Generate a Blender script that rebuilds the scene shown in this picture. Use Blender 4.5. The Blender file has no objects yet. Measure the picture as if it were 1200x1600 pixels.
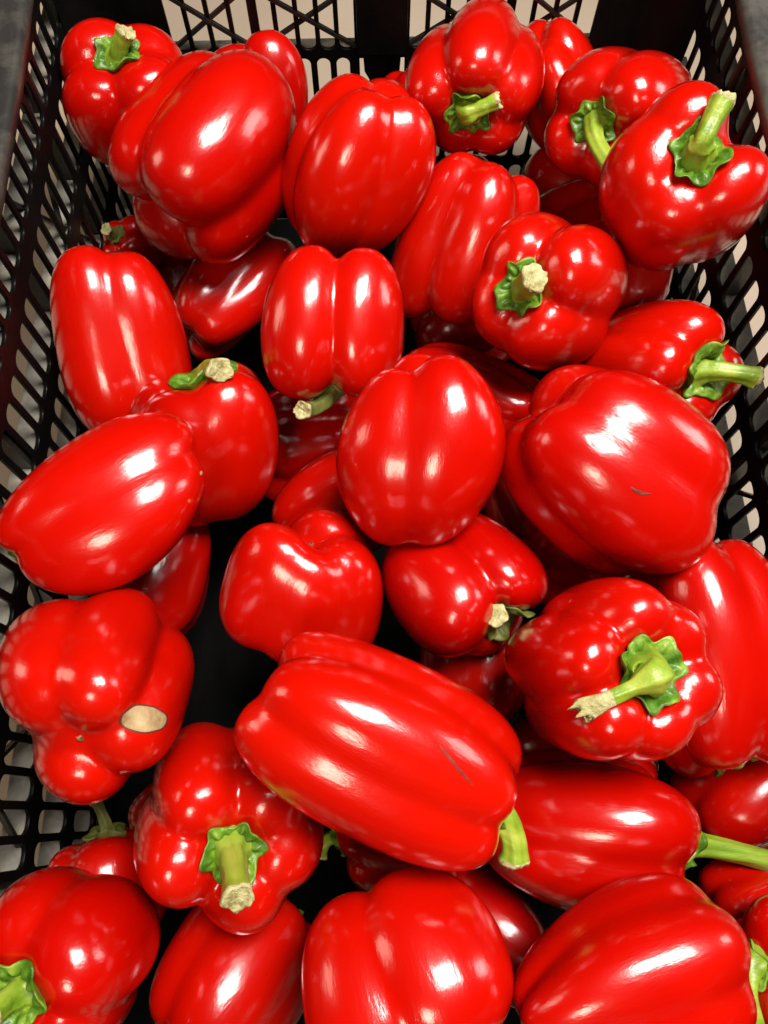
import bpy, bmesh, math, random
import numpy as np
from mathutils import Matrix, Vector
scene = bpy.context.scene
COL = scene.collection
R = math.radians
# ---------------------------------------------------------------- camera
cam_d = bpy.data.cameras.new("camera"); cam = bpy.data.objects.new("camera", cam_d); COL.objects.link(cam)
cam_d.sensor_fit = 'VERTICAL'; cam_d.sensor_height = 24.0; cam_d.lens = 24.0 * 1208 / 1600
cam_d.clip_start = 0.02; cam_d.clip_end = 100
cam.location = (-.0115, -.165, .503); cam.rotation_euler = (R(21.3), 0, R(-1.6))
scene.camera = cam
# ---------------------------------------------------------------- world and exposure
w = bpy.data.worlds.new("World"); scene.world = w; w.use_nodes = True
w.node_tree.nodes['Background'].inputs[0].default_value = (.9, .95, 1, 1)
w.node_tree.nodes['Background'].inputs[1].default_value = 0.002
scene.view_settings.view_transform = 'Standard'; scene.view_settings.look = 'None'
scene.view_settings.exposure = 0.0; scene.view_settings.gamma = 1.0
# ---------------------------------------------------------------- ceiling panels of the market hall, and two added side fills
def lamp(name, loc, size, watts, color, aim=(0, 0, .15)):
    l = bpy.data.lights.new(name, 'AREA'); l.shape = 'RECTANGLE'; l.size, l.size_y = size
    l.energy = watts; l.color = color
    o = bpy.data.objects.new(name, l); COL.objects.link(o); o.location = loc
    o.rotation_euler = (Vector(aim) - Vector(loc)).to_track_quat('-Z', 'Y').to_euler()
    return o
COOL = (1, .95, .90); WARM = (1, .85, .66)
LIGHTS = [
    ((.32, .12, 1.40), (.46, .58), 33, COOL),
    ((-.30, -.95, 1.25), (.30, .34), 7.5, WARM),
    ((-1.60, .25, .85), (.45, .60), 4.5, WARM),  # added fill lamp, brightens the floor outside the left wall
    ((1.60, .35, .90), (.45, .60), 7.5, COOL),  # added fill lamp for the floor and ledges outside the right wall
]
for loc, size, watts, color in LIGHTS:
    lamp("ceiling_or_fill_lamp", loc, size, watts, color)
scene.cycles.max_bounces = 6; scene.cycles.diffuse_bounces = 1; scene.cycles.glossy_bounces = 1
scene.cycles.use_adaptive_sampling = True; scene.cycles.adaptive_threshold = .015
scene.cycles.use_denoising = True
# ---------------------------------------------------------------- materials
def mat(name):
    m = bpy.data.materials.new(name); m.use_nodes = True
    nt = m.node_tree; return m, nt, nt.nodes, nt.links, nt.nodes['Principled BSDF']
def noise(nt, scale, detail=3, vec=None, rough=.55, dist=0):
    n = nt.nodes.new('ShaderNodeTexNoise'); n.inputs['Scale'].default_value = scale
    n.inputs['Detail'].default_value = detail; n.inputs['Roughness'].default_value = rough; n.inputs['Distortion'].default_value = dist
    if vec is not None: nt.links.new(vec, n.inputs['Vector'])
    return n.outputs['Fac']
def coords(nt, scale=(1, 1, 1), rnd=False):
    tc = nt.nodes.new('ShaderNodeTexCoord'); mp = nt.nodes.new('ShaderNodeMapping')
    mp.inputs['Scale'].default_value = scale
    nt.links.new(tc.outputs['Object'], mp.inputs['Vector'])
    if rnd:
        oi = nt.nodes.new('ShaderNodeObjectInfo'); mu = nt.nodes.new('ShaderNodeMath'); mu.operation = 'MULTIPLY'
        mu.inputs[1].default_value = 7.0; nt.links.new(oi.outputs['Random'], mu.inputs[0])
        nt.links.new(mu.outputs[0], mp.inputs['Location'])
    return mp.outputs['Vector']
def ramp(nt, fac, stops):
    r = nt.nodes.new('ShaderNodeValToRGB'); e = r.color_ramp.elements
    while len(e) < len(stops): e.new(.5)
    for el, (p, c) in zip(e, stops): el.position = p; el.color = (*c, 1) if len(c) == 3 else c
    nt.links.new(fac, r.inputs['Fac']); return r.outputs['Color']
def mixc(nt, fac, a, b):
    m = nt.nodes.new('ShaderNodeMix'); m.data_type = 'RGBA'
    if isinstance(fac, (int, float)): m.inputs['Factor'].default_value = fac
    else: nt.links.new(fac, m.inputs['Factor'])
    for s, v in ((6, a), (7, b)):
        if isinstance(v, tuple): m.inputs[s].default_value = (*v, 1)
        else: nt.links.new(v, m.inputs[s])
    return m.outputs[2]
def bump(nt, b, h, strength, dist, prev=None):
    n = nt.nodes.new('ShaderNodeBump'); n.inputs['Strength'].default_value = strength; n.inputs['Distance'].default_value = dist
    nt.links.new(h, n.inputs['Height'])
    if prev is not None: nt.links.new(prev, n.inputs['Normal'])
    return n.outputs['Normal']
def make_skin():
    m, nt, N, L, b = mat("pepper_skin")
    v = coords(nt, rnd=True); vs = coords(nt, (1, 1, .25), rnd=True)
    n1 = noise(nt, 22, 2, v)
    base = ramp(nt, n1, [(.3, (.42, .0012, .0001)), (.7, (.55, .0042, .0001))])
    oi = N.new('ShaderNodeObjectInfo')
    var = ramp(nt, oi.outputs['Random'], [(0, (.38, .0008, .0001)), (1, (.54, .0048, .0001))])
    col = mixc(nt, .5, base, var)
    # a few pale pin-prick specks
    vo = N.new('ShaderNodeTexVoronoi'); vo.inputs['Scale'].default_value = 62; L.new(v, vo.inputs['Vector'])
    sp = ramp(nt, vo.outputs['Distance'], [(.035, (1, 1, 1)), (.06, (0, 0, 0))])
    keep = ramp(nt, vo.outputs['Color'], [(.80, (0, 0, 0)), (.82, (1, 1, 1))])
    mm = N.new('ShaderNodeMath'); mm.operation = 'MULTIPLY'; L.new(sp, mm.inputs[0]); L.new(keep, mm.inputs[1])
    m2 = N.new('ShaderNodeMath'); m2.operation = 'MULTIPLY'; m2.inputs[1].default_value = .5; L.new(mm.outputs[0], m2.inputs[0])
    col = mixc(nt, m2.outputs[0], col, (.75, .22, .12))
    L.new(col, b.inputs['Base Color'])
    rg = N.new('ShaderNodeMapRange'); rg.inputs[1].default_value = .3; rg.inputs[2].default_value = .7
    rg.inputs[3].default_value = .20; rg.inputs[4].default_value = .32; L.new(noise(nt, 45, 4, vs), rg.inputs[0]); L.new(rg.outputs[0], b.inputs['Roughness'])
    b.inputs['IOR'].default_value = 1.45; b.inputs['Specular IOR Level'].default_value = .22
    b.inputs['Coat Weight'].default_value = 1.0; b.inputs['Coat Roughness'].default_value = .15; b.inputs['Coat IOR'].default_value = 1.5
    nm = bump(nt, b, noise(nt, 34, 2, v), .10, .004)
    nm = bump(nt, b, noise(nt, 130, 5, vs, .68), .22, .0012, nm)
    L.new(nm, b.inputs['Normal']); L.new(nm, b.inputs['Coat Normal'])
    return m
def make_green(name, stops, rough, scale, stretch=1.0, bumps=.4):
    m, nt, N, L, b = mat(name)
    v = coords(nt, (1, 1, stretch), rnd=True)
    L.new(ramp(nt, noise(nt, scale, 4, v, .6), stops), b.inputs['Base Color'])
    b.inputs['Roughness'].default_value = rough
    L.new(bump(nt, b, noise(nt, scale * 2.2, 4, v, .6), bumps, .0015), b.inputs['Normal'])
    return m
def make_plastic(name, dust, rough, base=(.012, .011, .010), spec=.5):
    m, nt, N, L, b = mat(name)
    v = coords(nt); vs = coords(nt, (1, .2, 1))
    dn = ramp(nt, noise(nt, 34, 6, v, .65), [(.42, (0, 0, 0)), (.72, (1, 1, 1))])
    mu = N.new('ShaderNodeMath'); mu.operation = 'MULTIPLY'; mu.inputs[1].default_value = dust; L.new(dn, mu.inputs[0])
    L.new(mixc(nt, mu.outputs[0], base, (.36, .33, .26) if dust > .9 else (.20, .185, .15)), b.inputs['Base Color'])
    rr = ramp(nt, noise(nt, 60, 5, vs, .6), [(.3, (rough - .08,) * 3), (.7, (rough + .14,) * 3)])
    L.new(rr, b.inputs['Roughness'])
    nm = bump(nt, b, noise(nt, 170, 5, vs, .7), .28, .0012)
    L.new(nm, b.inputs['Normal']); b.inputs['Specular IOR Level'].default_value = spec
    return m
M = {}
M['skin'] = make_skin()
M['calyx'] = make_green("calyx_green", [(.3, (.025, .080, .003)), (.5, (.085, .20, .010)), (.70, (.27, .40, .04))], .38, 130)
M['stem'] = make_green("stem_green", [(.3, (.12, .22, .010)), (.52, (.25, .36, .025)), (.75, (.40, .45, .07))], .38, 110, .15)
M['stem_dry'] = make_green("dry_stem", [(.3, (.05, .07, .010)), (.55, (.15, .16, .03)), (.75, (.34, .28, .09))], .55, 120, .2)
M['cut'] = make_green("cut_stem_face", [(.3, (.22, .18, .06)), (.5, (.44, .40, .17)), (.72, (.60, .56, .32))], .7, 260, 1, .8)
M['scar'] = make_green("dry_scar_tissue", [(.3, (.22, .13, .05)), (.5, (.38, .26, .12)), (.72, (.48, .36, .19))], .7, 150, 1, .35)
M['scratch'] = make_green("brown_scratch", [(.3, (.10, .010, .003)), (.7, (.20, .014, .003))], .6, 130)
M['scuff'] = make_green("scuffed_skin", [(.35, (.58, .02, .015)), (.6, (.66, .16, .13))], .55, 260)
M['plastic'] = make_plastic("black_plastic", .10, .30)
M['inner'] = make_plastic("shade_darkened_inner_plastic", .012, .36, (.003, .0027, .0025), .16)  # darker copy of the black plastic, interior shade put into its colour
M['ground'] = make_plastic("shade_darkened_bottom", .0, .7, (.002, .002, .002), .06)  # shade of the deep gaps put into the colour, nearly no reflection
M['rim'] = make_plastic("scratched_rim_plastic", .42, .36, (.022, .021, .019))
M['dusty'] = make_plastic("dusty_outer_plastic", 1.0, .5, (.14, .132, .11))
m, nt, N, L, b = mat("tan_floor"); v = coords(nt)
L.new(ramp(nt, noise(nt, 3.0, 6, v), [(.3, (.36, .28, .20)), (.7, (.46, .37, .28))]), b.inputs['Base Color']); b.inputs['Roughness'].default_value = .5
L.new(bump(nt, b, noise(nt, 90, 4, v), .15, .002), b.inputs['Normal'])
M['floor'] = m
# ---------------------------------------------------------------- helpers
def obj(name, V, F, m, parent=None, smooth=True):
    me = bpy.data.meshes.new(name); me.from_pydata([tuple(map(float, p)) for p in V], [], F); me.update()
    me.materials.append(m)
    if smooth: me.polygons.foreach_set('use_smooth', [True] * len(me.polygons))
    o = bpy.data.objects.new(name, me); COL.objects.link(o)
    if parent is not None: o.parent = parent
    return o
def thing(name, label, cat, loc=(0, 0, 0), group=None):
    o = bpy.data.objects.new(name, None); COL.objects.link(o); o.location = loc
    o['label'] = label; o['category'] = cat
    if group: o['group'] = group
    o.empty_display_size = .01
    return o
def box_data(x0, x1, y0, y1, z0, z1):
    V = [(x, y, z) for x in (x0, x1) for y in (y0, y1) for z in (z0, z1)]
    F = [(0, 1, 3, 2), (4, 6, 7, 5), (0, 4, 5, 1), (2, 3, 7, 6), (0, 2, 6, 4), (1, 5, 7, 3)]
    return V, F
def bevel(o, w, seg=2):
    bm = bmesh.new(); bm.from_mesh(o.data); bmesh.ops.bevel(bm, geom=bm.edges[:], offset=w, segments=seg, affect='EDGES', profile=.6)
    bm.to_mesh(o.data); bm.free()
# ---------------------------------------------------------------- floor below
o = obj("floor", [(-6, -6, -.012), (6, -6, -.012), (6, 6, -.012), (-6, 6, -.012)], [(0, 1, 2, 3)], M['floor'], smooth=False)
o['kind'] = 'structure'
# ---------------------------------------------------------------- the crate
HW, HB, HF, ZR, TH = .1850, .2915, -.285, .2334, .0022
crate = thing("plastic_crate", "black plastic mesh crate with slotted walls and a scratched rim, full of red peppers", "crate")
def slot(u0, u1, v0, v1, r, seg=5):
    r = min(r, (u1 - u0) / 2 - 1e-5, (v1 - v0) / 2 - 1e-5); pts = []
    for cx, cy, a0 in ((u1 - r, v1 - r, 0), (u0 + r, v1 - r, 90), (u0 + r, v0 + r, 180), (u1 - r, v0 + r, 270)):
        for i in range(seg + 1):
            a = R(a0 + 90 * i / seg); pts.append((cx + r * math.cos(a), cy + r * math.sin(a)))
    return pts
def panel(name, outline, holes, matrix, m, thick=TH):
    """a moulded sheet with real holes, its edges slightly rounded"""
    cu = bpy.data.curves.new(name, 'CURVE'); cu.dimensions = '2D'; cu.fill_mode = 'BOTH'
    cu.extrude = thick / 2 - .0004; cu.bevel_depth = .0004; cu.bevel_resolution = 1
    for poly in [outline] + holes:
        sp = cu.splines.new('POLY'); sp.points.add(len(poly) - 1); sp.use_cyclic_u = True
        for p, q in zip(sp.points, poly): p.co = (q[0], q[1], 0, 1)
    tmp = bpy.data.objects.new(name, cu); COL.objects.link(tmp)
    me = bpy.data.meshes.new_from_object(tmp.evaluated_get(bpy.context.evaluated_depsgraph_get()))
    bpy.data.objects.remove(tmp); bpy.data.curves.remove(cu)
    me.transform(matrix); me.materials.clear(); me.materials.append(m); me.name = name
    o = bpy.data.objects.new(name, me); COL.objects.link(o); o.parent = crate
    return o
ROWS = [(.1905, .2150), (.1425, .1795), (.0950, .1320), (.0475, .0845), (.0060, .0370)]   # slot rows, heights
sag_at = lambda y: .008 * max(0, 1 - (abs(y - .02) / .21) ** 4)     # the rim sags a little along the sides
def side_holes():
    hs = []
    for z0, z1 in ROWS:
        n = 35; p = (HB - .022 - (HF + .022)) / n
        for i in range(n):
            c = HF + .022 + (i + .5) * p
            hs.append(slot(c - p * .395, c + p * .395, z0, z1, .0050))
    return hs
for sgn in (-1, 1):
    # local (u, v) -> (x, y, z) = (side, u, v)
    mx = Matrix(((0, 0, 1, sgn * (HW + TH / 2)), (1, 0, 0, 0), (0, 1, 0, 0), (0, 0, 0, 1)))
    w_ = panel("side_wall", [(HF - .003, 0), (HB + .003, 0)] + [(y, ZR - .006 - sag_at(y)) for y in [HB + .003 - i * (HB - HF + .006) / 40 for i in range(41)]], side_holes(), mx, M['inner'])
    # stiffening ledges on the outside, one under each row of slots
    for z0, z1 in ROWS:
        x0, x1 = sorted((sgn * (HW + TH - .0002), sgn * (HW + TH + .0125)))
        f = obj("outer_ledge", *box_data(x0, x1, HF, HB, z0 - .0062, z0 - .0028), M['dusty'], crate, False); bevel(f, .0008)
    for y in (-.19, -.095, .008, .105, .20):
        for i, (z0, z1) in enumerate(ROWS):
            x0, x1 = sorted((sgn * (HW + TH + .0002), sgn * (HW + TH + .0120)))
            f = obj("outer_rib", *box_data(x0, x1, y - .0025, y + .0025, z0 - .0026, z1 + .004 if i == 0 else z1 + .0034), M['plastic'], crate, False)
    # thin diagonal braces crossing behind the slots
    for y0, s2 in ((.10, 1), (.215, -1), (-.09, 1), (.03, -1), (-.2, 1), (-.09, -1)):
        a = Vector((sgn * (HW + TH + .003), y0, .05)); bb = Vector((sgn * (HW + TH + .003), y0 + s2 * .10, .215))
        d = (bb - a); q = d.to_track_quat('Z', 'X').to_matrix().to_4x4(); V, F = box_data(-.0011, .0011, -.0013, .0013, 0, d.length)
        V = [Matrix.Translation(a) @ q @ Vector(p) for p in V]
        obj("brace", V, F, M['plastic'], crate, False)
# back wall: crossed windows over a row of short slots
mxb = Matrix(((1, 0, 0, 0), (0, 0, -1, HB + TH / 2), (0, 1, 0, 0), (0, 0, 0, 1)))
cells = []
edges_l = [(-.1325, [-.1205, -.1070, -.0935], -.0815), (-.0765, [-.0660, -.0530, -.0405, -.0285], -.0170)]
zc0, zc1 = .149, .2160
wins = []
for a, mids, c in edges_l:
    wins.append((a, mids, c)); wins.append((-c, [-x for x in mids][::-1], -a))
holes = []
for a, mids, c in wins:
    cuts = [a] + mids + [c]
    for i, (p, q) in enumerate(zip(cuts[:-1], cuts[1:])):
        l = p + (.0011 if i else 0); r = q - (.0011 if i < len(cuts) - 2 else 0)
        holes.append(slot(l, r, zc0, zc1, .0045))
x = -.1325
n = 22; pz = .0127
for zz0, zz1 in ((.104, .1435), (.058, .0975), (.012, .0515)):
    k = -.1325
    for i in range(21):
        c = -.127 + i * .0127
        if zz0 > .1 and abs(c) < .017: continue
        holes.append(slot(c - .0047, c + .0047, zz0, zz1, .0046))
# two hooked openings round the tongue under the middle post
tongue = lambda s: [(s * .0150, .1430), (s * .0118, .1430), (s * .0112, .1330), (s * .0080, .1265), (s * .0030, .1250), (s * .0050, .1190), (s * .0110, .1170), (s * .0150, .1210)]
holes += [tongue(-1), tongue(1)[::-1]]
panel("back_wall", [(-HW, 0), (HW, 0), (HW, ZR - .004), (-HW, ZR - .004)], holes, mxb, M['inner'])
for a, mids, c in wins:
    zt = zc0 + .040
    for (xa, za), (xb, zb) in (((a, zc0 + .002), (c, zt)), ((a, zt), (c, zc0 + .002))):
        d = Vector((xb - xa, 0, zb - za)); q = Matrix(((d.x, 0, -d.z), (0, d.length, 0), (d.z, 0, d.x))).to_4x4() * (1 / d.length)
        q[3][3] = 1
        yy = HB + TH / 2 + (.0004 if zb > za else -.0004)
        V, F = box_data(0, d.length, -.0012, .0012, -.0012, .0012)
        obj("lattice_bar", [Matrix.Translation((xa, yy, za)) @ q @ Vector(p) for p in V], F, M['plastic'], crate, False)
f = obj("outer_ledge", *box_data(-HW, HW, HB + TH - .0002, HB + TH + .011, zc0 - .005, zc0 - .0015), M['dusty'], crate, False); bevel(f, .0008)
# middle post of the back wall, standing proud
f = obj("post", *box_data(-.0158, .0158, HB - .0028, HB + .0004, .146, ZR - .006), M['inner'], crate, False); bevel(f, .001)
# front wall, solid floor that keeps the gaps dark, rounded inner corners
panel("front_wall", [(-HW, 0), (HW, 0), (HW, ZR - .004), (-HW, ZR - .004)], [slot(-.16 + i * .016 - .005, -.16 + i * .016 + .005, z0, z1, .004) for z0, z1 in ROWS[1:] for i in range(21)],
      Matrix(((1, 0, 0, 0), (0, 0, -1, HF - TH / 2), (0, 1, 0, 0), (0, 0, 0, 1))), M['plastic'])
f = obj("crate_floor", *box_data(-HW, HW, HF, HB, -.004, -.0005), M['ground'], crate, False)
for sx in (-1, 1):
    for yc, sy in ((HB, 1), (HF, -1)):
        rad = .028; V = []; n = 10
        for i in range(n + 1):
            a = R(90 * i / n); xx = sx * (HW - .0004 - rad + rad * math.sin(a)); yy = yc - sy * (.0004 + rad - rad * math.cos(a))
            V += [(xx, yy, .001), (xx, yy, ZR - .005)]
        obj("corner_post", V, [(2 * i, 2 * i + 2, 2 * i + 3, 2 * i + 1) if sx * sy > 0 else (2 * i, 2 * i + 1, 2 * i + 3, 2 * i + 2) for i in range(n)], M['inner'], crate)
# rim: a swept lip round the top, sagging a little along the sides
path = []
rr = .03
for cx, cy, a0 in ((HW - rr, HB - rr, 0), (-HW + rr, HB - rr, 90), (-HW + rr, HF + rr, 180), (HW - rr, HF + rr, 270)):
    for i in range(9):
        a = R(a0 + 90 * i / 8); path.append((cx + rr * math.cos(a), cy + rr * math.sin(a), math.cos(a), math.sin(a)))
fine = []
for i in range(len(path)):
    p, q = path[i], path[(i + 1) % len(path)]; d = math.hypot(q[0] - p[0], q[1] - p[1]); k = max(1, int(d / .012))
    for j in range(k):
        t = j / k; fine.append(tuple(p[m_] + (q[m_] - p[m_]) * t for m_ in range(4)))
prof = [(.0002, -.012), (-.0022, -.009), (-.0030, -.003), (-.0018, -.0006), (.0008, 0), (.006, .0002), (.020, .0002), (.0585, 0), (.0605, -.0012), (.0612, -.004), (.0612, -.022), (.0590, -.022), (.0590, -.005), (.004, -.005), (.0034, -.012)]
V, F = [], []
for (x, y, nx, ny) in fine:
    sag = sag_at(y) if abs(x) > HW - .004 else 0
    for a, z in prof: V.append((x + nx * a, y + ny * a, ZR + z - sag))
n, k = len(fine), len(prof)
for i in range(n):
    for j in range(k):
        F.append((i * k + j, ((i + 1) % n) * k + j, ((i + 1) % n) * k + (j + 1) % k, i * k + (j + 1) % k))
o = obj("rim", V, F, M['rim'], crate)
# ---------------------------------------------------------------- pepper shape
import numpy as np
def unit(v):
    v = np.asarray(v, float); return v / np.linalg.norm(v)
def pepper_form(S):
    """lobes of one fruit in units of its half width; +Z is the stem end"""
    rng = np.random.default_rng(S['seed'])
    lobes = []
    n = len(S['lobes']); hl = S['ratio']
    ra, rb_ = S.get('lr', {2: (.60, .72), 3: (.60, .71), 4: (.555, .58), 5: (.50, .50), 6: (.45, .44)}[n])
    for a in S['lobes']:
        a, k = (a[0], a[1]) if isinstance(a, (tuple, list)) else (a, 1.0)
        a = np.radians(a + rng.uniform(-4, 4))
        j = 1 + .05 * rng.standard_normal(3)
        lobes.append(dict(ang=a, c=(1 - ra) * (.4 + .6 * k), a=ra * k * j[0], b=rb_ * k * j[1],
                          h=hl * (1 + .045 * rng.standard_normal()) * (.5 + .5 * k), z0=.05 * rng.standard_normal(),
                          p=S.get('p', 2.5), tw=rng.uniform(-.10, .10)))
    core = dict(r=S.get('core', .66), h=hl - S.get('dimple', .26), z0=.5 * (S.get('dim', 0) - S.get('cav', 0)), p=2.3)
    core['h'] -= .5 * (S.get('dim', 0) + S.get('cav', 0))
    return dict(lobes=lobes, core=core, k=S.get('k', .035), k2=S.get('k2', .24), hl=hl, tt=S.get('tt', 1.0), tb=S.get('tb', .88),
                wf=rng.uniform(1.2, 2.6, (5, 3)), wp=rng.uniform(0, 6.28, (5,)), wa=rng.uniform(.008, .024, (5,)) * S.get('warp', 1.0),
                bend=S.get('bend', 0.0) + rng.uniform(-.06, .06), bdir=rng.uniform(0, 6.28))
def sdf(P, F):
    k = F['k']
    u = np.clip(P[:, 2] / F['hl'], -1.3, 1.3)
    s = 1 + (F['tt'] - F['tb']) * .5 * u + ((F['tt'] + F['tb']) * .5 - 1) * u * u       # taper to both ends
    X, Y, Z = P[:, 0] / s, P[:, 1] / s, P[:, 2]
    D = []
    for l in F['lobes']:
        an = l['ang'] + l['tw'] * u; ca, sa = np.cos(an), np.sin(an)
        q = np.sqrt(((X * ca + Y * sa - l['c']) / l['a']) ** 2 + ((-X * sa + Y * ca) / l['b']) ** 2)
        g = (q ** l['p'] + np.abs((Z - l['z0']) / l['h']) ** l['p']) ** (1 / l['p'])
        D.append((g - 1) * l['a'])
    D = np.stack(D)
    m = D.min(axis=0)
    d = m - k * np.log(np.exp(-(D - m) / k).sum(axis=0))
    c = F['core']
    q = np.sqrt(X * X + Y * Y) / c['r']
    e = ((q ** c['p'] + np.abs((Z - c['z0']) / c['h']) ** c['p']) ** (1 / c['p']) - 1) * c['r']
    k2 = F['k2']
    h = np.maximum(k2 - np.abs(d - e), 0) / k2          # the flesh between the lobes fills in softly
    return np.minimum(d, e) - h * h * h * k2 / 6
def radial(dirs, F):
    lo = np.zeros(len(dirs)); hi = np.full(len(dirs), F['hl'] + 1.4)
    for _ in range(22):
        mid = (lo + hi) / 2
        ins = sdf(dirs * mid[:, None], F) < 0
        lo = np.where(ins, mid, lo); hi = np.where(ins, hi, mid)
    return (lo + hi) / 2
def warp(V, F):
    V = np.array(V, float)
    s = np.ones(len(V))
    for f, p, a in zip(F['wf'], F['wp'], F['wa']):
        s += a * np.sin(V @ f + p)
    V = V * s[:, None]
    z = V[:, 2] / F['hl']
    V[:, 0] += F['bend'] * np.cos(F['bdir']) * (z * z - .4)
    V[:, 1] += F['bend'] * np.sin(F['bdir']) * (z * z - .4)
    return V
def body_grid(F, nt, nph):
    ph = np.linspace(0, np.pi, nph + 1)[1:-1]
    th = np.linspace(0, 2 * np.pi, nt, endpoint=False)
    T, Ph = np.meshgrid(th, ph)
    d = np.stack([np.sin(Ph) * np.cos(T), np.sin(Ph) * np.sin(T), np.cos(Ph)], -1).reshape(-1, 3)
    d = np.concatenate([[[0, 0, 1.]], d, [[0, 0, -1.]]])
    return warp(d * radial(d, F)[:, None], F)
def top_height(xy, F):
    lo = np.zeros(len(xy)); hi = np.full(len(xy), F['hl'] + .8)
    for _ in range(22):
        mid = (lo + hi) / 2
        ins = sdf(np.column_stack([xy, mid]), F) < 0
        lo = np.where(ins, mid, lo); hi = np.where(ins, hi, mid)
    return (lo + hi) / 2
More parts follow.
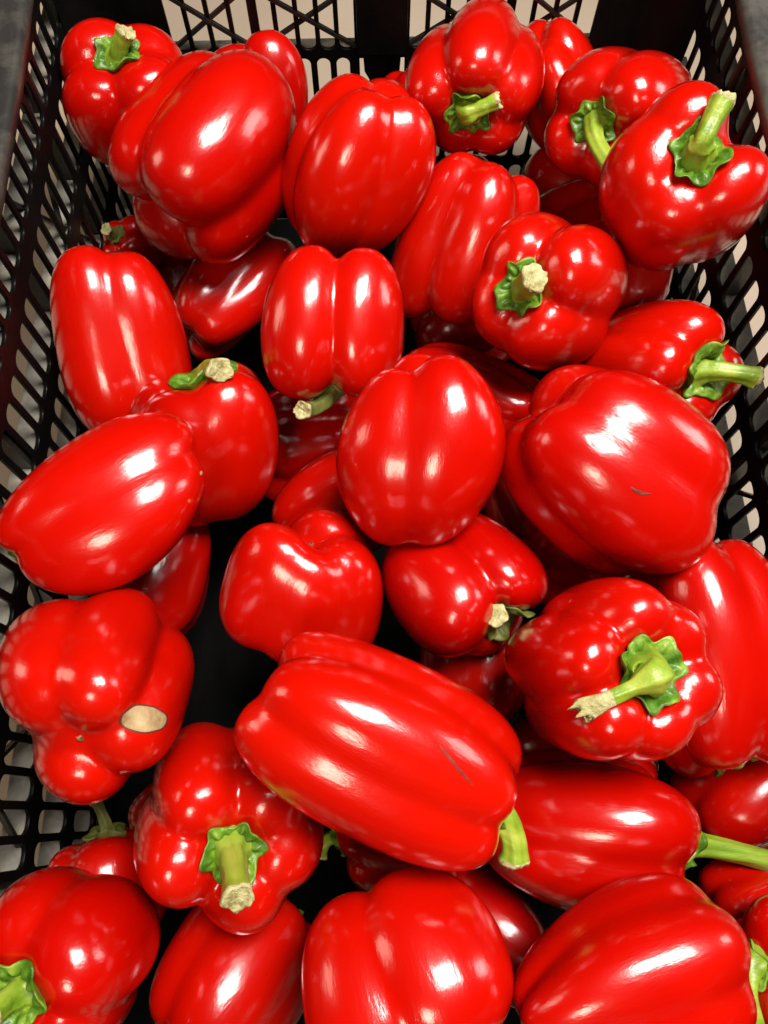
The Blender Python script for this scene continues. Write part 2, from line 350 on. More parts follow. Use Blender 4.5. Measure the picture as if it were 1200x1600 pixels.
PEPPERS = [
    {'id': 1, 'loc': [-0.1496, 0.2277, 0.1693], 'hw': 0.0374, 'rot': [[0.2605, 0.9585, 0.1162], [-0.9497, 0.276, -0.1476], [-0.1736, -0.0719, 0.9822]], 'seed': 8, 'ratio': 0.997, 'sx': 0.943, 'sy': 1.063, 'lobes': [[309.8, 1.0], [39.8, 1.0], [116.8, 1.0], [211.8, 1.0]], 'label': 'upright red pepper in the far left corner, short green stem pointing up', 'core': 0.62, 'k2': 0.2, 'lr': (0.52, 0.58), 'tip': [-0.0125, 0.1964, 1.2424]},
    {'id': 2, 'loc': [-0.1025, 0.1823, 0.1658], 'hw': 0.0503, 'rot': [[0.5127, 0.7171, 0.472], [-0.2806, -0.3796, 0.8816], [0.8114, -0.5844, 0.0065]], 'seed': 15, 'ratio': 0.962, 'sx': 1.085, 'sy': 1.073, 'lobes': [[-5.0, 1.06], [80.0, 0.92], 172, [-92.0, 0.9]], 'label': 'large blocky red pepper beside the corner pepper, lobes pointing down left', 'core': 0.5, 'k2': 0.14, 'lr': (0.5, 0.58), 'tb': 1.0, 'dim': 0.15, 'cals': 0.72},
    {'id': 3, 'loc': [-0.0816, 0.2569, 0.1455], 'hw': 0.0331, 'rot': [[0.1507, -0.98, 0.1302], [-0.8536, -0.1954, -0.4828], [0.4986, -0.0384, -0.866]], 'seed': 22, 'ratio': 0.85, 'sx': 0.87, 'sy': 1.15, 'lobes': [[-58.0, 1.0], [48.0, 1.0], 150, 210], 'label': 'red pepper against the back lattice, only two round lobes rising behind the big blocky one', 'cals': 0.72, 'small': 1},
    {'id': 4, 'loc': [-0.017, 0.1625, 0.1769], 'hw': 0.0389, 'rot': [[-0.1362, -0.9196, -0.3686], [-0.9012, 0.2695, -0.3393], [0.4114, 0.286, -0.8654]], 'seed': 29, 'ratio': 1.135, 'sx': 0.978, 'sy': 1.036, 'lobes': [20, -60, 102, 190], 'label': 'plump red pepper with creased lobes below the back slots, right of the big blocky one', 'core': 0.64, 'tb': 0.85, 'tt': 0.85, 'cals': 0.72},
    {'id': 5, 'loc': [0.0512, 0.2162, 0.1897], 'hw': 0.0362, 'rot': [[0.1381, -0.9665, -0.2163], [0.167, 0.238, -0.9568], [0.9762, 0.096, 0.1943]], 'seed': 36, 'ratio': 1.023, 'sx': 0.99, 'sy': 1.037, 'lobes': [[7.0, 1.0], [287.0, 1.0], [227.0, 1.0], [162.0, 1.0], [97.0, 1.0]], 'label': 'red pepper at the back wall with a broken stem bent to the right', 'core': 0.7, 'k2': 0.26, 'lr': (0.48, 0.52), 'stemkind': 'snap', 'tip': [0.2545, -0.3616, 0.9949]},
    {'id': 6, 'loc': [0.1086, 0.2494, 0.1533], 'hw': 0.0319, 'rot': [[-0.0416, -0.8543, 0.518], [-0.9215, -0.1675, -0.3503], [0.3861, -0.492, -0.7803]], 'seed': 43, 'ratio': 1.137, 'sx': 1.15, 'sy': 0.87, 'lobes': [0, 95, 180, -90], 'label': 'red pepper half hidden behind the one with the right bent broken stem', 'cals': 0.72, 'small': 1},
    {'id': 7, 'loc': [0.1298, 0.1885, 0.1854], 'hw': 0.0379, 'rot': [[0.7604, -0.193, -0.6202], [-0.3384, 0.6973, -0.6319], [0.5544, 0.6903, 0.4649]], 'seed': 50, 'ratio': 1.054, 'sx': 1.011, 'sy': 0.986, 'lobes': [[25.3, 1.0], [112.3, 1.0], [202.3, 1.0], [287.3, 1.0]], 'label': 'red pepper with a dark calyx and drooping stem, left of the far right pepper', 'core': 0.62, 'k2': 0.2, 'lr': (0.51, 0.57), 'tip': [0.2779, -0.5277, 1.2512]},
    {'id': 8, 'loc': [0.1423, 0.1175, 0.2084], 'hw': 0.0391, 'rot': [[-0.4637, 0.8616, -0.2064], [-0.7566, -0.5063, -0.4138], [-0.461, -0.0358, 0.8867]], 'seed': 57, 'ratio': 0.998, 'sx': 1.045, 'sy': 0.959, 'lobes': [[289.7, 1.0], [356.7, 1.0], [76.7, 1.0], [211.7, 1.0]], 'label': 'wide red pepper against the right rim with a tall snapped green stem', 'core': 0.62, 'k2': 0.2, 'lr': (0.49, 0.57), 'stemkind': 'knee', 'tip': [-0.5306, -0.0372, 1.2162]},
    {'id': 9, 'loc': [0.0442, 0.1437, 0.1384], 'hw': 0.0396, 'rot': [[-0.1528, -0.9259, -0.3455], [-0.7098, 0.3461, -0.6135], [0.6876, 0.1516, -0.7101]], 'seed': 64, 'ratio': 1.174, 'sx': 0.984, 'sy': 1.082, 'lobes': [[50.0, 0.98], [-12.0, 1.0], [-80.0, 0.95], [150.0, 1.0]], 'label': 'long shaded red pepper with knobby lobe tips, left of the one with a stubby stem', 'core': 0.5, 'k2': 0.2, 'lr': (0.47, 0.5), 'dim': 0.25, 'cals': 0.72},
    {'id': 10, 'loc': [0.082, 0.0795, 0.178], 'hw': 0.0371, 'rot': [[0.7683, 0.1484, -0.6227], [-0.4854, 0.7692, -0.4156], [0.4173, 0.6215, 0.663]], 'seed': 71, 'ratio': 0.972, 'sx': 0.954, 'sy': 1.079, 'lobes': [[135.5, 1.0], [29.5, 1.0], [289.5, 1.0], [207.5, 1.0]], 'label': 'round four lobed red pepper with a stubby cut stem facing up, right of centre', 'core': 0.62, 'k2': 0.2, 'lr': (0.51, 0.58), 'stemr': 1.25, 'tip': [0.3465, 0.1205, 1.3391]},
    {'id': 11, 'loc': [0.1246, 0.1814, 0.0974], 'hw': 0.033, 'rot': [[-0.0841, 0.3115, 0.9465], [-0.6036, -0.7717, 0.2003], [0.7928, -0.5545, 0.2529]], 'seed': 78, 'ratio': 1.011, 'sx': 1.008, 'sy': 1.08, 'lobes': [0, 90, 180, -90], 'label': 'dark red pepper in the shade between the stubby stem pepper and the drooping stem one', 'cals': 0.72, 'small': 1},
    {'id': 12, 'loc': [0.1308, 0.1271, 0.13], 'hw': 0.0316, 'rot': [[-0.2795, 0.9575, 0.0715], [-0.4455, -0.1953, 0.8737], [0.8505, 0.2124, 0.4811]], 'seed': 85, 'ratio': 0.88, 'sx': 1.013, 'sy': 1.15, 'lobes': [-20, 70, 160, -110], 'label': 'small visible bit of red pepper under the tall stem pepper by the right wall', 'cals': 0.72, 'small': 1},
    {'id': 13, 'loc': [0.1364, 0.0548, 0.1352], 'hw': 0.0387, 'rot': [[-0.8742, 0.0474, 0.4832], [-0.2772, -0.8657, -0.4167], [0.3986, -0.4983, 0.77]], 'seed': 92, 'ratio': 1.103, 'sx': 1.009, 'sy': 0.989, 'lobes': [-8, -82, 172, 92], 'label': 'red pepper by the right wall with a green stem curving out towards the slots', 'core': 0.62, 'k2': 0.2, 'lr': (0.5, 0.57), 'cals': 1.15, 'tip': [-0.4419, 0.1319, 1.4487]},
    {'id': 14, 'loc': [0.0959, -0.0189, 0.181], 'hw': 0.0439, 'rot': [[0.0043, -0.6052, 0.7961], [-0.6149, -0.6294, -0.4751], [0.7886, -0.4874, -0.3748]], 'seed': 99, 'ratio': 1.024, 'sx': 1.007, 'sy': 1.019, 'lobes': [-58, 18, 98, -150], 'label': 'largest red pepper on the right, tiny brown blossom scar at its upper left', 'core': 0.66, 'blo': 1, 'marks': [('scratch', [0.96, 0.04, 0.028], [0.002, -0.014, 0.047], 0.107, 0.02)], 'cals': 0.72},
    {'id': 15, 'loc': [-0.1469, 0.0777, 0.1432], 'hw': 0.036, 'rot': [[0.307, -0.9439, 0.1217], [-0.5879, -0.2887, -0.7556], [0.7484, 0.1605, -0.6436]], 'seed': 106, 'ratio': 1.337, 'sx': 0.999, 'sy': 0.974, 'lobes': [[50.0, 1.0], [-46.0, 1.03], 180], 'label': 'tall narrow topped red pepper standing along the left wall', 'core': 0.64, 'k2': 0.2, 'lr': (0.56, 0.66), 'p': 2.8, 'tb': 0.84, 'tt': 1.0, 'cals': 0.72},
    {'id': 16, 'loc': [-0.1017, 0.1496, 0.0915], 'hw': 0.0318, 'rot': [[0.4259, 0.6807, 0.596], [-0.3209, -0.5023, 0.803], [0.8459, -0.5332, 0.0045]], 'seed': 113, 'ratio': 1.313, 'sx': 0.992, 'sy': 0.997, 'lobes': [40, -40, 130, -130], 'label': 'shaded red pepper with one wavy groove under the big blocky one', 'core': 0.6, 'k2': 0.2, 'cals': 0.72, 'small': 1},
    {'id': 17, 'loc': [-0.1449, 0.1749, 0.0476], 'hw': 0.0377, 'rot': [[0.2092, 0.9733, -0.0948], [-0.1021, 0.1182, 0.9877], [0.9725, -0.1969, 0.1241]], 'seed': 120, 'ratio': 0.887, 'sx': 0.997, 'sy': 1.131, 'lobes': [30, -45, 120, 210], 'label': 'small glimpse of red pepper lobes right of the tall narrow topped one', 'cals': 0.72, 'small': 1},
    {'id': 18, 'loc': [-0.1644, 0.1861, 0.0911], 'hw': 0.0195, 'rot': [[0.6988, 0.5828, -0.4148], [-0.6849, 0.7124, -0.1529], [0.2064, 0.3909, 0.897]], 'seed': 127, 'ratio': 0.993, 'sx': 0.988, 'sy': 1.019, 'lobes': [0, 90, 180, -90], 'label': 'pepper by the left wall showing mostly a dried olive stem', 'stemr': 1.3, 'dark': 1, 'tip': [0.0968, -0.0378, 1.4787], 'small': 1},
    {'id': 19, 'loc': [-0.0298, 0.063, 0.1739], 'hw': 0.0352, 'rot': [[0.0482, -0.9961, -0.0736], [-0.5398, 0.036, -0.841], [0.8404, 0.0803, -0.5359]], 'seed': 134, 'ratio': 1.027, 'sx': 0.999, 'sy': 1.023, 'lobes': [[46.0, 1.1], [-46.0, 1.08], [128.0, 0.82], [232.0, 0.82]], 'label': 'red pepper with two lobes split by a deep cleft, dry stem end poking out below', 'core': 0.42, 'k2': 0.12, 'lr': (0.47, 0.52), 'dim': 0.45, 'cals': 0.8, 'stemr': 0.95, 'dark': 1, 'tip': [0.6211, 0.4019, 1.1357]},
    {'id': 21, 'loc': [-0.0983, 0.0163, 0.1407], 'hw': 0.0377, 'rot': [[0.1732, 0.9775, 0.1204], [-0.8073, 0.0708, 0.5859], [0.5642, -0.1987, 0.8014]], 'seed': 148, 'ratio': 0.998, 'sx': 0.972, 'sy': 1.082, 'lobes': [-32, 40, -100, 150], 'label': 'squarish red pepper standing upright with a thick pale cut stem', 'core': 0.62, 'k2': 0.2, 'lr': (0.51, 0.58), 'cals': 1.25, 'stemr': 1.15, 'tip': [0.5324, 0.1613, 1.3287]},
    {'id': 22, 'loc': [-0.1339, -0.0354, 0.1844], 'hw': 0.0326, 'rot': [[0.2918, -0.4628, -0.8371], [-0.3841, 0.7448, -0.5457], [0.876, 0.4807, 0.0396]], 'seed': 155, 'ratio': 1.363, 'sx': 0.991, 'sy': 1.052, 'lobes': [[50.0, 1.0], [-42.0, 1.06], 178], 'label': 'long red pepper lying at the left edge just above the scarred one', 'core': 0.58, 'k2': 0.15, 'lr': (0.56, 0.66), 'p': 2.3, 'tb': 0.86, 'tt': 0.78, 'cals': 0.45, 'marks': [('dry_scar', [0.584, -0.245, -1.349], [-0.022, 0.003, -0.023], 0.044, 0.026)]},
    {'id': 23, 'loc': [0.008, -0.0114, 0.1848], 'hw': 0.0367, 'rot': [[-0.0663, -0.9967, -0.0472], [-0.6111, 0.078, -0.7877], [0.7888, -0.0234, -0.6142]], 'seed': 162, 'ratio': 1.078, 'sx': 0.996, 'sy': 1.052, 'lobes': [[54.0, 0.98], [-38.0, 1.08], 176], 'label': 'egg shaped red pepper in the middle with one straight groove', 'core': 0.62, 'k2': 0.2, 'lr': (0.56, 0.66), 'p': 2.3, 'tb': 0.82, 'tt': 0.82, 'cals': 0.72},
    {'id': 24, 'loc': [0.0468, 0.0575, 0.1146], 'hw': 0.0273, 'rot': [[-0.4371, 0.3618, -0.8234], [-0.3344, 0.7845, 0.5222], [0.8349, 0.5036, -0.222]], 'seed': 169, 'ratio': 1.456, 'sx': 1.025, 'sy': 0.904, 'lobes': [20, -60, 110, 190], 'label': 'shaded red pepper lying crosswise behind the egg shaped one', 'cals': 0.72, 'small': 1},
    {'id': 25, 'loc': [-0.0311, -0.0095, 0.104], 'hw': 0.032, 'rot': [[0.1975, 0.4768, 0.8566], [-0.2775, -0.8108, 0.5153], [0.9402, -0.3395, -0.0278]], 'seed': 176, 'ratio': 1.145, 'sx': 1.003, 'sy': 0.958, 'lobes': [25, 145, -95], 'label': 'dark red pepper in the gap left of the egg shaped one', 'core': 0.76, 'cals': 0.72, 'small': 1},
    {'id': 26, 'loc': [-0.0481, -0.0681, 0.1544], 'hw': 0.0333, 'rot': [[-0.0479, -0.9576, -0.2841], [-0.6986, 0.2354, -0.6756], [0.7139, 0.1661, -0.6803]], 'seed': 183, 'ratio': 0.941, 'sx': 0.956, 'sy': 1.15, 'lobes': [[50.8, 1.0], [347.8, 0.95], [277.8, 1.0], [207.8, 1.25]], 'label': 'red pepper with its blossom tip facing up left of centre', 'core': 0.55, 'k2': 0.18, 'lr': (0.49, 0.57), 'dimple': 0.2, 'blo': 1, 'cals': 0.72},
    {'id': 27, 'loc': [0.0293, -0.0625, 0.1444], 'hw': 0.0362, 'rot': [[-0.3973, -0.7216, 0.5669], [0.0693, -0.6396, -0.7656], [0.915, -0.2649, 0.3042]], 'seed': 190, 'ratio': 0.9, 'sx': 1.002, 'sy': 0.998, 'lobes': [[38.0, 1.1], [-78.0, 0.95], 160], 'label': 'heart shaped red pepper with a dark stub of stem in its notch', 'core': 0.4, 'k2': 0.14, 'lr': (0.49, 0.64), 'dimple': 0.5, 'dark': 1, 'tip': [0.4519, 0.0004, 0.8616]},
    {'id': 28, 'loc': [0.0976, -0.0339, 0.0998], 'hw': 0.0308, 'rot': [[-0.0774, -0.0265, 0.9967], [-0.3128, -0.9485, -0.0495], [0.9467, -0.3156, 0.0651]], 'seed': 197, 'ratio': 0.85, 'sx': 0.999, 'sy': 1.15, 'lobes': [0, 90, 180, -90], 'label': 'bit of red pepper in the shade below the largest right hand pepper', 'cals': 0.72, 'small': 1},
    {'id': 29, 'loc': [0.0372, -0.0961, 0.0916], 'hw': 0.0273, 'rot': [[-0.1094, 0.9929, 0.0472], [0.0095, -0.0465, 0.9989], [0.9939, 0.1098, -0.0043]], 'seed': 204, 'ratio': 1.007, 'sx': 0.987, 'sy': 1.107, 'lobes': [30, -60, 120, 210], 'label': 'dark red pepper deep under the heart shaped one', 'cals': 0.72, 'small': 1},
    {'id': 30, 'loc': [0.1479, -0.0981, 0.1388], 'hw': 0.0393, 'rot': [[-0.3819, -0.916, 0.1231], [-0.3015, -0.0024, -0.9535], [0.8736, -0.4013, -0.2753]], 'seed': 211, 'ratio': 1.296, 'sx': 1.0, 'sy': 1.002, 'lobes': [12, -80, 100, 190], 'label': 'smooth red pepper at the right edge under the torn stem pepper', 'core': 0.84, 'cals': 0.72},
    {'id': 31, 'loc': [0.0814, -0.1125, 0.1797], 'hw': 0.0376, 'rot': [[-0.9782, -0.0409, 0.2038], [0.0044, -0.9843, -0.1763], [0.2078, -0.1716, 0.963]], 'seed': 218, 'ratio': 1.05, 'sx': 0.998, 'sy': 1.002, 'lobes': [[272.8, 1.0], [218.8, 1.0], [158.8, 1.0], [108.8, 1.0], [55.8, 1.0], [345.8, 1.0]], 'label': 'red pepper with a wide curled calyx and a torn pale stem', 'core': 0.76, 'k2': 0.34, 'lr': (0.43, 0.46), 'cals': 1.12, 'stemkind': 'torn', 'tip': [0.7428, 0.3684, 0.9985]},
    {'id': 32, 'loc': [-0.0118, -0.1414, 0.1905], 'hw': 0.0403, 'rot': [[0.123, -0.4786, 0.8694], [-0.141, -0.8756, -0.4621], [0.9823, -0.0657, -0.1752]], 'seed': 225, 'ratio': 1.295, 'sx': 0.994, 'sy': 0.917, 'lobes': [-14, 56, -88, 150], 'label': 'biggest red pepper lying across the front middle, green stem hanging at its right end', 'core': 0.78, 'p': 2.4, 'tb': 0.95, 'tt': 0.95, 'cals': 0.7, 'blo': 1, 'tip': [-0.0945, 0.3303, 1.6298], 'marks': [('scratch', [0.908, -0.174, 0.52], [-0.009, 0.038, 0.096], 0.234, 0.014)]},
    {'id': 33, 'loc': [-0.1313, -0.1142, 0.1758], 'hw': 0.0402, 'rot': [[0.3675, 0.913, -0.1771], [0.7615, -0.1861, 0.6209], [0.5339, -0.3631, -0.7636]], 'seed': 232, 'ratio': 1.003, 'sx': 1.037, 'sy': 0.962, 'lobes': [[297.8, 1.0], [5.8, 1.0], [77.8, 1.0], [165.8, 1.0]], 'label': 'red pepper with a pale dry oval scar on its lobed blossom end', 'core': 0.62, 'k2': 0.16, 'lr': (0.49, 0.55), 'dimple': 0.17, 'blo': 1, 'marks': [('scar_rim', [0.363, 0.486, -0.915], [-0.01, 0.128, 0.047], 0.288, 0.142), ('dry_scar', [0.363, 0.486, -0.915], [-0.007, 0.118, 0.041], 0.265, 0.126)], 'cals': 0.72},
    {'id': 34, 'loc': [-0.1321, -0.0357, 0.0953], 'hw': 0.0312, 'rot': [[0.3008, 0.9429, 0.1433], [-0.1215, -0.1111, 0.9864], [0.9459, -0.3141, 0.0811]], 'seed': 239, 'ratio': 1.167, 'sx': 1.001, 'sy': 1.027, 'lobes': [20, 140, -100], 'label': 'shaded red pepper between the left edge pepper and the scarred one', 'core': 0.84, 'cals': 0.72, 'small': 1},
    {'id': 35, 'loc': [-0.0801, -0.1637, 0.1428], 'hw': 0.0403, 'rot': [[-0.1544, -0.9502, 0.2707], [0.8862, -0.2543, -0.3873], [0.4368, 0.1801, 0.8813]], 'seed': 246, 'ratio': 1.0, 'sx': 1.002, 'sy': 0.999, 'lobes': [[21.7, 1.0], [303.7, 1.0], [245.7, 1.0], [183.7, 1.0], [101.7, 1.0]], 'label': 'red pepper facing up with a long green stem pointing down to a pale cut end', 'core': 0.74, 'k2': 0.3, 'lr': (0.46, 0.5), 'cals': 0.92, 'tip': [-0.0377, 0.0453, 1.6329]},
    {'id': 36, 'loc': [-0.1439, -0.1925, 0.0924], 'hw': 0.0265, 'rot': [[0.317, 0.9419, -0.1106], [-0.023, 0.1242, 0.992], [0.9481, -0.312, 0.0611]], 'seed': 253, 'ratio': 0.9, 'sx': 0.999, 'sy': 1.112, 'lobes': [0, 90, 180, -90], 'label': 'dark red pepper low at the left wall with a dry stem end showing', 'stemr': 0.8, 'dark': 1, 'tip': [-0.0872, -0.205, 1.4313], 'small': 1},
    {'id': 37, 'loc': [-0.1407, -0.2185, 0.1504], 'hw': 0.0354, 'rot': [[0.8956, -0.4338, -0.0984], [0.4284, 0.9007, -0.0718], [0.1198, 0.0222, 0.9925]], 'seed': 260, 'ratio': 1.004, 'sx': 0.974, 'sy': 1.023, 'lobes': [[0.8, 1.08], [82.8, 0.95], [175.8, 1.0], [275.8, 0.92]], 'label': 'red pepper in the near left corner with a bright green ribbed calyx', 'core': 0.42, 'k2': 0.13, 'lr': (0.5, 0.58), 'cals': 1.05, 'tip': [-0.1718, -0.0459, 1.1672]},
    {'id': 38, 'loc': [-0.0798, -0.2306, 0.1123], 'hw': 0.0305, 'rot': [[0.2694, 0.7911, 0.5491], [0.2952, -0.6106, 0.7349], [0.9167, -0.0359, -0.398]], 'seed': 267, 'ratio': 1.191, 'sx': 0.924, 'sy': 1.09, 'lobes': [5, -75, 95, 180], 'label': 'smooth red pepper at the bottom edge under the long stemmed one', 'cals': 0.72},
    {'id': 39, 'loc': [-0.005, -0.2205, 0.1664], 'hw': 0.0371, 'rot': [[-0.0387, -0.959, 0.2806], [0.2281, -0.2819, -0.9319], [0.9729, 0.028, 0.2297]], 'seed': 274, 'ratio': 0.85, 'sx': 0.87, 'sy': 1.15, 'lobes': [54, -42, 172], 'label': 'broad red pepper at the bottom middle with a shallow groove', 'core': 0.5, 'k2': 0.15, 'lr': (0.52, 0.58), 'p': 2.6, 'tb': 0.78, 'cals': 0.72},
    {'id': 40, 'loc': [-0.004, -0.1793, 0.108], 'hw': 0.0242, 'rot': [[0.0154, 0.1667, -0.9859], [0.0304, 0.9855, 0.1671], [0.9994, -0.0326, 0.0101]], 'seed': 281, 'ratio': 1.143, 'sx': 1.001, 'sy': 1.005, 'lobes': [25, 145, -95], 'label': 'dark red pepper under the biggest one, a bit of green stem at its left', 'core': 0.76, 'tip': [-0.1255, -0.4068, 1.5287], 'small': 1},
    {'id': 41, 'loc': [0.0351, -0.2162, 0.0884], 'hw': 0.0251, 'rot': [[-0.2383, 0.6598, -0.7126], [0.2326, 0.7512, 0.6177], [0.9429, -0.0185, -0.3325]], 'seed': 288, 'ratio': 1.372, 'sx': 0.908, 'sy': 0.963, 'lobes': [25, 145, -95], 'label': 'dark red pepper in shade left of the tapered one at the bottom', 'core': 0.76, 'cals': 0.72, 'small': 1},
    {'id': 42, 'loc': [0.0765, -0.1746, 0.1269], 'hw': 0.0365, 'rot': [[-0.1257, -0.1295, 0.9836], [0.0113, -0.9916, -0.1291], [0.992, -0.0051, 0.1261]], 'seed': 295, 'ratio': 1.239, 'sx': 0.998, 'sy': 0.986, 'lobes': [-22, 58, -105, 160], 'label': 'shaded red pepper lying right of the biggest one, long green stem reaching right', 'core': 0.7, 'k2': 0.2, 'tb': 0.78, 'tip': [-0.2893, 0.1295, 2.4169]},
    {'id': 43, 'loc': [0.166, -0.1615, 0.0912], 'hw': 0.0286, 'rot': [[-0.2493, 0.4348, 0.8653], [0.0741, -0.8824, 0.4647], [0.9656, 0.18, 0.1877]], 'seed': 302, 'ratio': 1.087, 'sx': 1.003, 'sy': 1.009, 'lobes': [25, 145, -95], 'label': 'dark red pepper at the right edge above the long green stem', 'core': 0.76, 'cals': 0.72, 'small': 1},
    {'id': 44, 'loc': [0.1543, -0.2072, 0.1138], 'hw': 0.0208, 'rot': [[-0.2241, -0.0278, 0.9742], [0.0999, -0.995, -0.0054], [0.9694, 0.0961, 0.2258]], 'seed': 309, 'ratio': 1.064, 'sx': 1.005, 'sy': 1.029, 'lobes': [25, 145, -95], 'label': 'dark red pepper at the right edge below the long green stem', 'core': 0.76, 'cals': 0.72, 'small': 1},
    {'id': 45, 'loc': [0.0758, -0.2267, 0.1742], 'hw': 0.0329, 'rot': [[-0.0204, 0.2728, 0.9619], [0.2509, -0.9299, 0.269], [0.9678, 0.2468, -0.0495]], 'seed': 316, 'ratio': 1.237, 'sx': 0.971, 'sy': 0.957, 'lobes': [-12, 70, -95, 160], 'label': 'tapered red pepper in the near right corner, its broad end beside a green calyx', 'core': 0.84, 'k': 0.05, 'k2': 0.34, 'p': 2.9, 'tb': 0.6, 'cals': 0.72},
    {'id': 46, 'loc': [0.1493, -0.2263, 0.1502], 'hw': 0.023, 'rot': [[0.4033, 0.0435, -0.9141], [0.1216, 0.9875, 0.1006], [0.907, -0.1517, 0.3929]], 'seed': 323, 'ratio': 0.85, 'sx': 0.98, 'sy': 1.15, 'lobes': [0, 80, 165, -90], 'label': 'red pepper cut off by the near right corner, green calyx and thick stem', 'stemr': 1.5, 'tip': [-0.1279, -1.0962, 0.9618]},
    {'id': 48, 'loc': [0.0922, -0.141, 0.0802], 'hw': 0.0297, 'rot': [[-0.3995, 0.196, -0.8955], [-0.0169, 0.9751, 0.221], [0.9166, 0.1035, -0.3863]], 'seed': 337, 'ratio': 1.149, 'sx': 0.997, 'sy': 1.048, 'lobes': [0, 90, 180, -90], 'label': 'dark red pepper in the gap below the torn stem pepper', 'cals': 0.72, 'small': 1},
    {'id': 51, 'loc': [0.0183, 0.2471, 0.1399], 'hw': 0.0206, 'rot': [[-0.0501, 0.9984, 0.0276], [-0.6231, -0.0528, 0.7803], [0.7805, 0.0219, 0.6247]], 'seed': 358, 'ratio': 1.05, 'sx': 0.996, 'sy': 1.052, 'lobes': [0, 90, 180, -90], 'label': 'dark red pepper at the back wall left of the broken stem pepper', 'cals': 0.72, 'small': 1},
    {'id': 52, 'loc': [-0.0509, 0.0467, 0.0798], 'hw': 0.0354, 'rot': [[0.2528, 0.1484, 0.9561], [-0.4096, -0.8788, 0.2447], [0.8765, -0.4535, -0.1614]], 'seed': 365, 'ratio': 1.018, 'sx': 0.994, 'sy': 1.087, 'lobes': [0, 90, 180, -90], 'label': 'almost black pepper deep below the cleft pepper', 'cals': 0.72, 'small': 1},
    {'id': 54, 'loc': [0.0814, 0.0379, 0.0585], 'hw': 0.0368, 'rot': [[-0.2093, 0.9715, -0.1109], [-0.2436, 0.0581, 0.9681], [0.947, 0.2296, 0.2245]], 'seed': 379, 'ratio': 1.383, 'sx': 0.996, 'sy': 0.871, 'lobes': [0, 90, 180, -90], 'label': 'almost black pepper deep between the egg shaped and the largest right hand one', 'cals': 0.72, 'small': 1},
    {'id': 55, 'loc': [0.0476, 0.1379, 0.0632], 'hw': 0.0317, 'rot': [[0.0552, 0.3183, 0.9464], [-0.5197, -0.8001, 0.2994], [0.8526, -0.5084, 0.1212]], 'seed': 386, 'ratio': 0.971, 'sx': 1.004, 'sy': 1.128, 'lobes': [0, 90, 180, -90], 'label': 'almost black pepper deep between the shaded knobby one and the crosswise one', 'cals': 0.72, 'small': 1},
    {'id': 56, 'loc': [0.1269, 0.2445, 0.0797], 'hw': 0.0312, 'rot': [[-0.3699, 0.5039, -0.7805], [-0.5784, 0.5326, 0.6179], [0.7271, 0.68, 0.0945]], 'seed': 393, 'ratio': 0.966, 'sx': 0.98, 'sy': 1.15, 'lobes': [0, 90, 180, -90], 'label': 'almost black pepper deep behind the drooping stem pepper', 'cals': 0.72, 'small': 1},
    {'id': 57, 'loc': [-0.1154, -0.1697, 0.0505], 'hw': 0.0297, 'rot': [[0.381, 0.307, 0.8721], [0.0643, -0.9498, 0.3062], [0.9223, -0.0606, -0.3816]], 'seed': 400, 'ratio': 1.001, 'sx': 1.003, 'sy': 1.096, 'lobes': [0, 90, 180, -90], 'label': 'almost black pepper in the deep gap under the scarred one', 'cals': 0.72, 'small': 1},
]
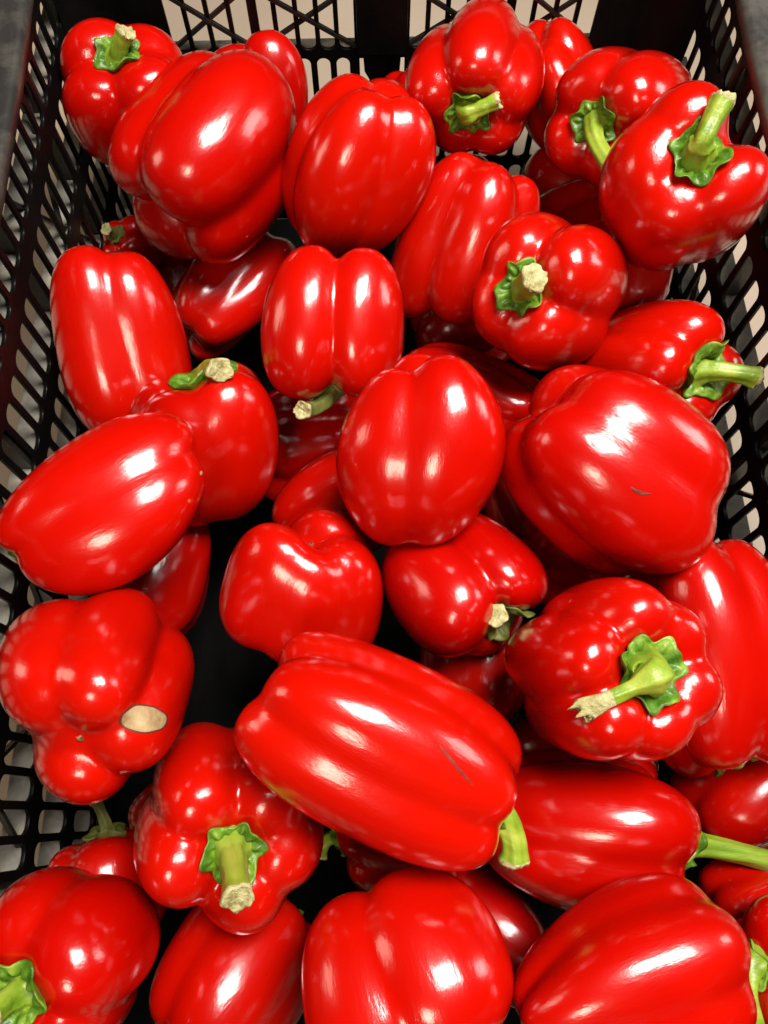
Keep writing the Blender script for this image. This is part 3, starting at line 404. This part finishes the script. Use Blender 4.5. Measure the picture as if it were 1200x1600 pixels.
# ---------------------------------------------------------------- peppers
def tri_grid(nt, nr):
    F = []
    F += [(0, 1 + i, 1 + (i + 1) % nt) for i in range(nt)]
    for j in range(nr - 1):
        for i in range(nt):
            a = 1 + j * nt + i; b_ = 1 + j * nt + (i + 1) % nt
            F.append((a, a + nt, b_ + nt, b_))
    return F
def build_pepper(P):
    F_ = pepper_form(P); hw = P['hw']; hidden = 'small' in P
    S = np.array([P['sx'], P['sy'], 1.0])
    Mx = Matrix(P['rot']).to_4x4(); Mx.translation = Vector(P['loc'])
    root = thing("bell_pepper", P['label'], "pepper", group="red bell peppers in the crate")
    root.matrix_world = Mx
    nt, nph = (72, 54) if hidden else (132, 100)
    V = body_grid(F_, nt, nph) * S * hw
    F = tri_grid(nt, nph - 1)
    last = len(V) - 1; o0 = 1 + (nph - 2) * nt
    F += [(o0 + (i + 1) % nt, o0 + i, last) for i in range(nt)]
    obj("fruit", V, F, M['skin'], root)
    rng = np.random.default_rng(P['seed'] + 500)
    if not P.get('nocal'):
        # calyx: a crinkled star hugging the hollow at the stem end
        nt, nr = 84, 11; th = np.linspace(0, 2 * np.pi, nt, endpoint=False)
        m_ = int(rng.integers(5, 8)); ph = rng.uniform(0, 6.28)
        star = .5 + .5 * np.cos(m_ * th + ph); star = star ** 1.6
        Rc = .335 * P.get('cals', 1.0) * (.86 + .22 * star + .05 * np.sin(3 * th + rng.uniform(0, 6)) + .03 * np.sin(11 * th + rng.uniform(0, 6)))
        pts = [(0, 0)]; off = [.16]
        rr = np.linspace(.12, 1, nr)
        for q in rr:
            crk = .5 + .5 * np.cos(2 * m_ * th + ph * 2)
            for t, rc, s_, c_ in zip(th, Rc, star, crk):
                pts.append((rc * q * np.cos(t), rc * q * np.sin(t)))
                if q < .42: h = .16 - .10 * (q / .42) ** 1.5
                else:
                    e = (q - .42) / .58
                    h = .06 + .055 * np.sin(np.pi * min(1, e * 1.3)) * c_ + .035 * e * e * (1 - s_) + .012 * np.sin(5 * t + 9 * q) + .05 * e ** 3 * np.sin(3 * t + ph)
                off.append(max(h, .03))
        pts = np.array(pts); off = np.array(off)
        z = top_height(pts, F_)
        zc = z[0]; r_ = np.linalg.norm(pts, axis=1)
        z = np.where(r_ < .45 * r_.max(), zc + (z - zc) * .35, z)
        A = np.column_stack([pts, z + off])
        ring = A[-nt:].copy(); ring[:, 2] -= .040; ring[:, :2] *= .985
        inner = ring.copy(); inner[:, :2] *= .80; inner[:, 2] = top_height(inner[:, :2], F_) - .02
        A = np.concatenate([A, ring, inner])
        obj("calyx", warp(A, F_) * S * hw, tri_grid(nt, nr + 2), M['calyx'] if not P.get('dark') else M['stem_dry'], root)
    if 'tip' in P:
        kind = P.get('stemkind', ''); k = P.get('stemr', 1.0)
        base = np.array([0, 0, top_height(np.zeros((1, 2)), F_)[0] + .05])
        base = warp(base[None], F_)[0] * S
        tip = np.array(P['tip']); d = np.linalg.norm(tip - base)
        up = np.array([0, 0, 1.0])
        if kind in ('snap', 'torn'):
            mid = base + up * min(.42, d * .6)
            ctr = [base, base + up * .2, mid, mid * .45 + tip * .55 + up * .03, tip]
        elif kind == 'knee':
            mid = base + up * .42
            ctr = [base, base + up * .25, mid, mid * .5 + tip * .5 - up * .02, tip]
        else:
            h = .55 * d; ctr = [base, base + up * h * .5, base * .45 + tip * .55 + up * h * .42, tip]
        ctr = np.array(ctr); n = 40; nt = 30
        t = np.linspace(0, 1, n); N_ = len(ctr) - 1
        path = sum(math.comb(N_, i) * ((1 - t) ** (N_ - i) * t ** i)[:, None] * ctr[i] for i in range(N_ + 1))
        if kind in ('snap', 'torn', 'knee'):     # keep the kink
            seg = np.concatenate([[0], np.cumsum(np.linalg.norm(np.diff(ctr, axis=0), axis=1))]); seg /= seg[-1]
            lin = np.column_stack([np.interp(t, seg, ctr[:, j]) for j in range(3)])
            path = .35 * path + .65 * lin
            for _ in range(3): path[1:-1] = (path[:-2] + 2 * path[1:-1] + path[2:]) / 4
        path += (np.sin(np.pi * t) * .025)[:, None] * rng.standard_normal(3)
        tan = np.gradient(path, axis=0); tan /= np.linalg.norm(tan, axis=1)[:, None]
        u = np.cross(tan[0], [1, .3, 0]); u /= np.linalg.norm(u)
        rad = np.interp(t, [0, .10, .28, .6, .86, 1], [.235, .185, .135, .115, .125, .150]) * k
        if kind == 'knee': rad = np.interp(t, [0, .15, .30, .37, .42, .7, 1], [.24, .20, .145, .155, .105, .105, .135]) * k
        if kind == 'snap': rad = np.interp(t, [0, .2, .42, .55, .8, 1], [.25, .22, .17, .12, .11, .135]) * k
        if kind == 'torn': rad = np.interp(t, [0, .2, .38, .55, .8, 1], [.24, .21, .15, .075, .075, .12]) * k
        th = np.linspace(0, 2 * np.pi, nt, endpoint=False); fl = 1 + .075 * np.cos(5 * th + rng.uniform(0, 6)) + .03 * np.cos(9 * th + rng.uniform(0, 6))
        V = []; tw = rng.uniform(-.8, .8)
        for i in range(n):
            u = u - tan[i] * (u @ tan[i]); u /= np.linalg.norm(u); v_ = np.cross(tan[i], u)
            flat = 1 - (.55 * max(0, t[i] - .5) / .5 if kind == 'torn' else .12 * t[i])
            f2 = fl * (1 + .03 * np.sin(9 * t[i] + 3 * th))
            ring = path[i] + rad[i] * f2[:, None] * (np.cos(th + tw * t[i])[:, None] * u + flat * np.sin(th + tw * t[i])[:, None] * v_)
            if i == n - 1: ring = ring + tan[i] * ((.055 * rng.standard_normal(nt)) if kind == 'torn' else .022 * np.sin(2 * th + tw * 9) + .010 * rng.standard_normal(nt))[:, None]
            V.append(ring)
        cutn = 6 if kind == 'torn' else 2
        if kind == 'torn': cutn = 11
        elif kind == 'snap': cutn = 3
        V = np.array(V)
        q = lambda a, b_: [(i * nt + j, i * nt + (j + 1) % nt, (i + 1) * nt + (j + 1) % nt, (i + 1) * nt + j) for i in range(a, b_) for j in range(nt)]
        body = V[:n - cutn + 1].reshape(-1, 3)
        st = obj("stem", body * hw, q(0, n - cutn), M['stem_dry'] if P.get('dark') else M['stem'], root)
        # the cut: last rim ring, a rolled lip and a dished, ringed face
        c = V[-1].mean(axis=0); tn = tan[-1]
        rings = [V[j] for j in range(n - cutn, n)]
        for s_, dz in ((.93, .03), (.80, .022), (.55, .012), (.35, .02), (.15, .008)):
            rings.append(c + (V[-1] - c) * s_ + tn * dz * k + tn * (.006 * rng.standard_normal(nt))[:, None])
        rings = np.array(rings); m_ = len(rings)
        W = np.concatenate([rings.reshape(-1, 3), [c]])
        obj("cut_end", W * hw, q(0, m_ - 1) + [((m_ - 1) * nt + j, (m_ - 1) * nt + (j + 1) % nt, m_ * nt) for j in range(nt)], M['cut'], st)
    if 'blo' in P:
        V, n = [], 12; b0 = np.array([0, 0, -1.0]); zz = radial(b0[None], F_)[0]
        for i, (r_, h) in enumerate(((.030, -.008), (.022, .02), (.016, .028), (.008, .05), (.004, .085))):
            for j in range(n):
                a = 2 * np.pi * j / n; V.append((r_ * np.cos(a) * (1 + .3 * rng.standard_normal()) + .02 * i * i * .2, r_ * np.sin(a) * (1 + .3 * rng.standard_normal()), -zz - h))
        Fq = [(i * n + j, (i + 1) * n + j, (i + 1) * n + (j + 1) % n, i * n + (j + 1) % n) for i in range(4) for j in range(n)]
        obj("blossom_scar", warp(np.array(V), F_) * S * hw, Fq, M['scar'], root)
    for kind, p0, tg, la, lb in P.get('marks', []):
        # a thin patch that follows the skin
        p0 = np.array(p0) / S; tg = np.array(tg) / S; t1 = tg / np.linalg.norm(tg); nrm = p0 / np.linalg.norm(p0)
        t1 = t1 - nrm * (t1 @ nrm); t1 /= np.linalg.norm(t1); t2 = np.cross(nrm, t1)
        nt, nr = 40, 6; pts = [p0]; hh = [.012]
        th = np.linspace(0, 2 * np.pi, nt, endpoint=False)
        wob = 1 + .06 * np.sin(2 * th + 1) + .05 * np.sin(3 * th + 2) + .02 * np.sin(7 * th)
        if kind == 'scuff': wob = 1 + .22 * np.sin(3 * th + 1) + .2 * np.sin(7 * th + 2) + .15 * np.sin(11 * th)
        for j in range(1, nr + 1):
            q_ = j / nr
            for a, w_ in zip(th, wob):
                pts.append(p0 + t1 * la * q_ * w_ * np.cos(a) + t2 * lb * (q_ * w_ * np.sin(a) + (.35 * np.cos(a) ** 2 if kind == 'scratch' else 0) * 3)); hh.append(({'dry_scar': .007, 'scar_rim': .003, 'scratch': .004, 'scuff': .003}[kind]) * (1 if j < nr else -.6))
        d = np.array(pts); d /= np.linalg.norm(d, axis=1)[:, None]
        V = d * (radial(d, F_) + np.array(hh))[:, None]
        obj(kind, warp(V, F_) * S * hw, tri_grid(nt, nr), M[{'dry_scar': 'scar', 'scar_rim': 'scratch', 'scratch': 'scratch', 'scuff': 'scuff'}[kind]], root)
    return root
for P in PEPPERS:
    build_pepper(P)
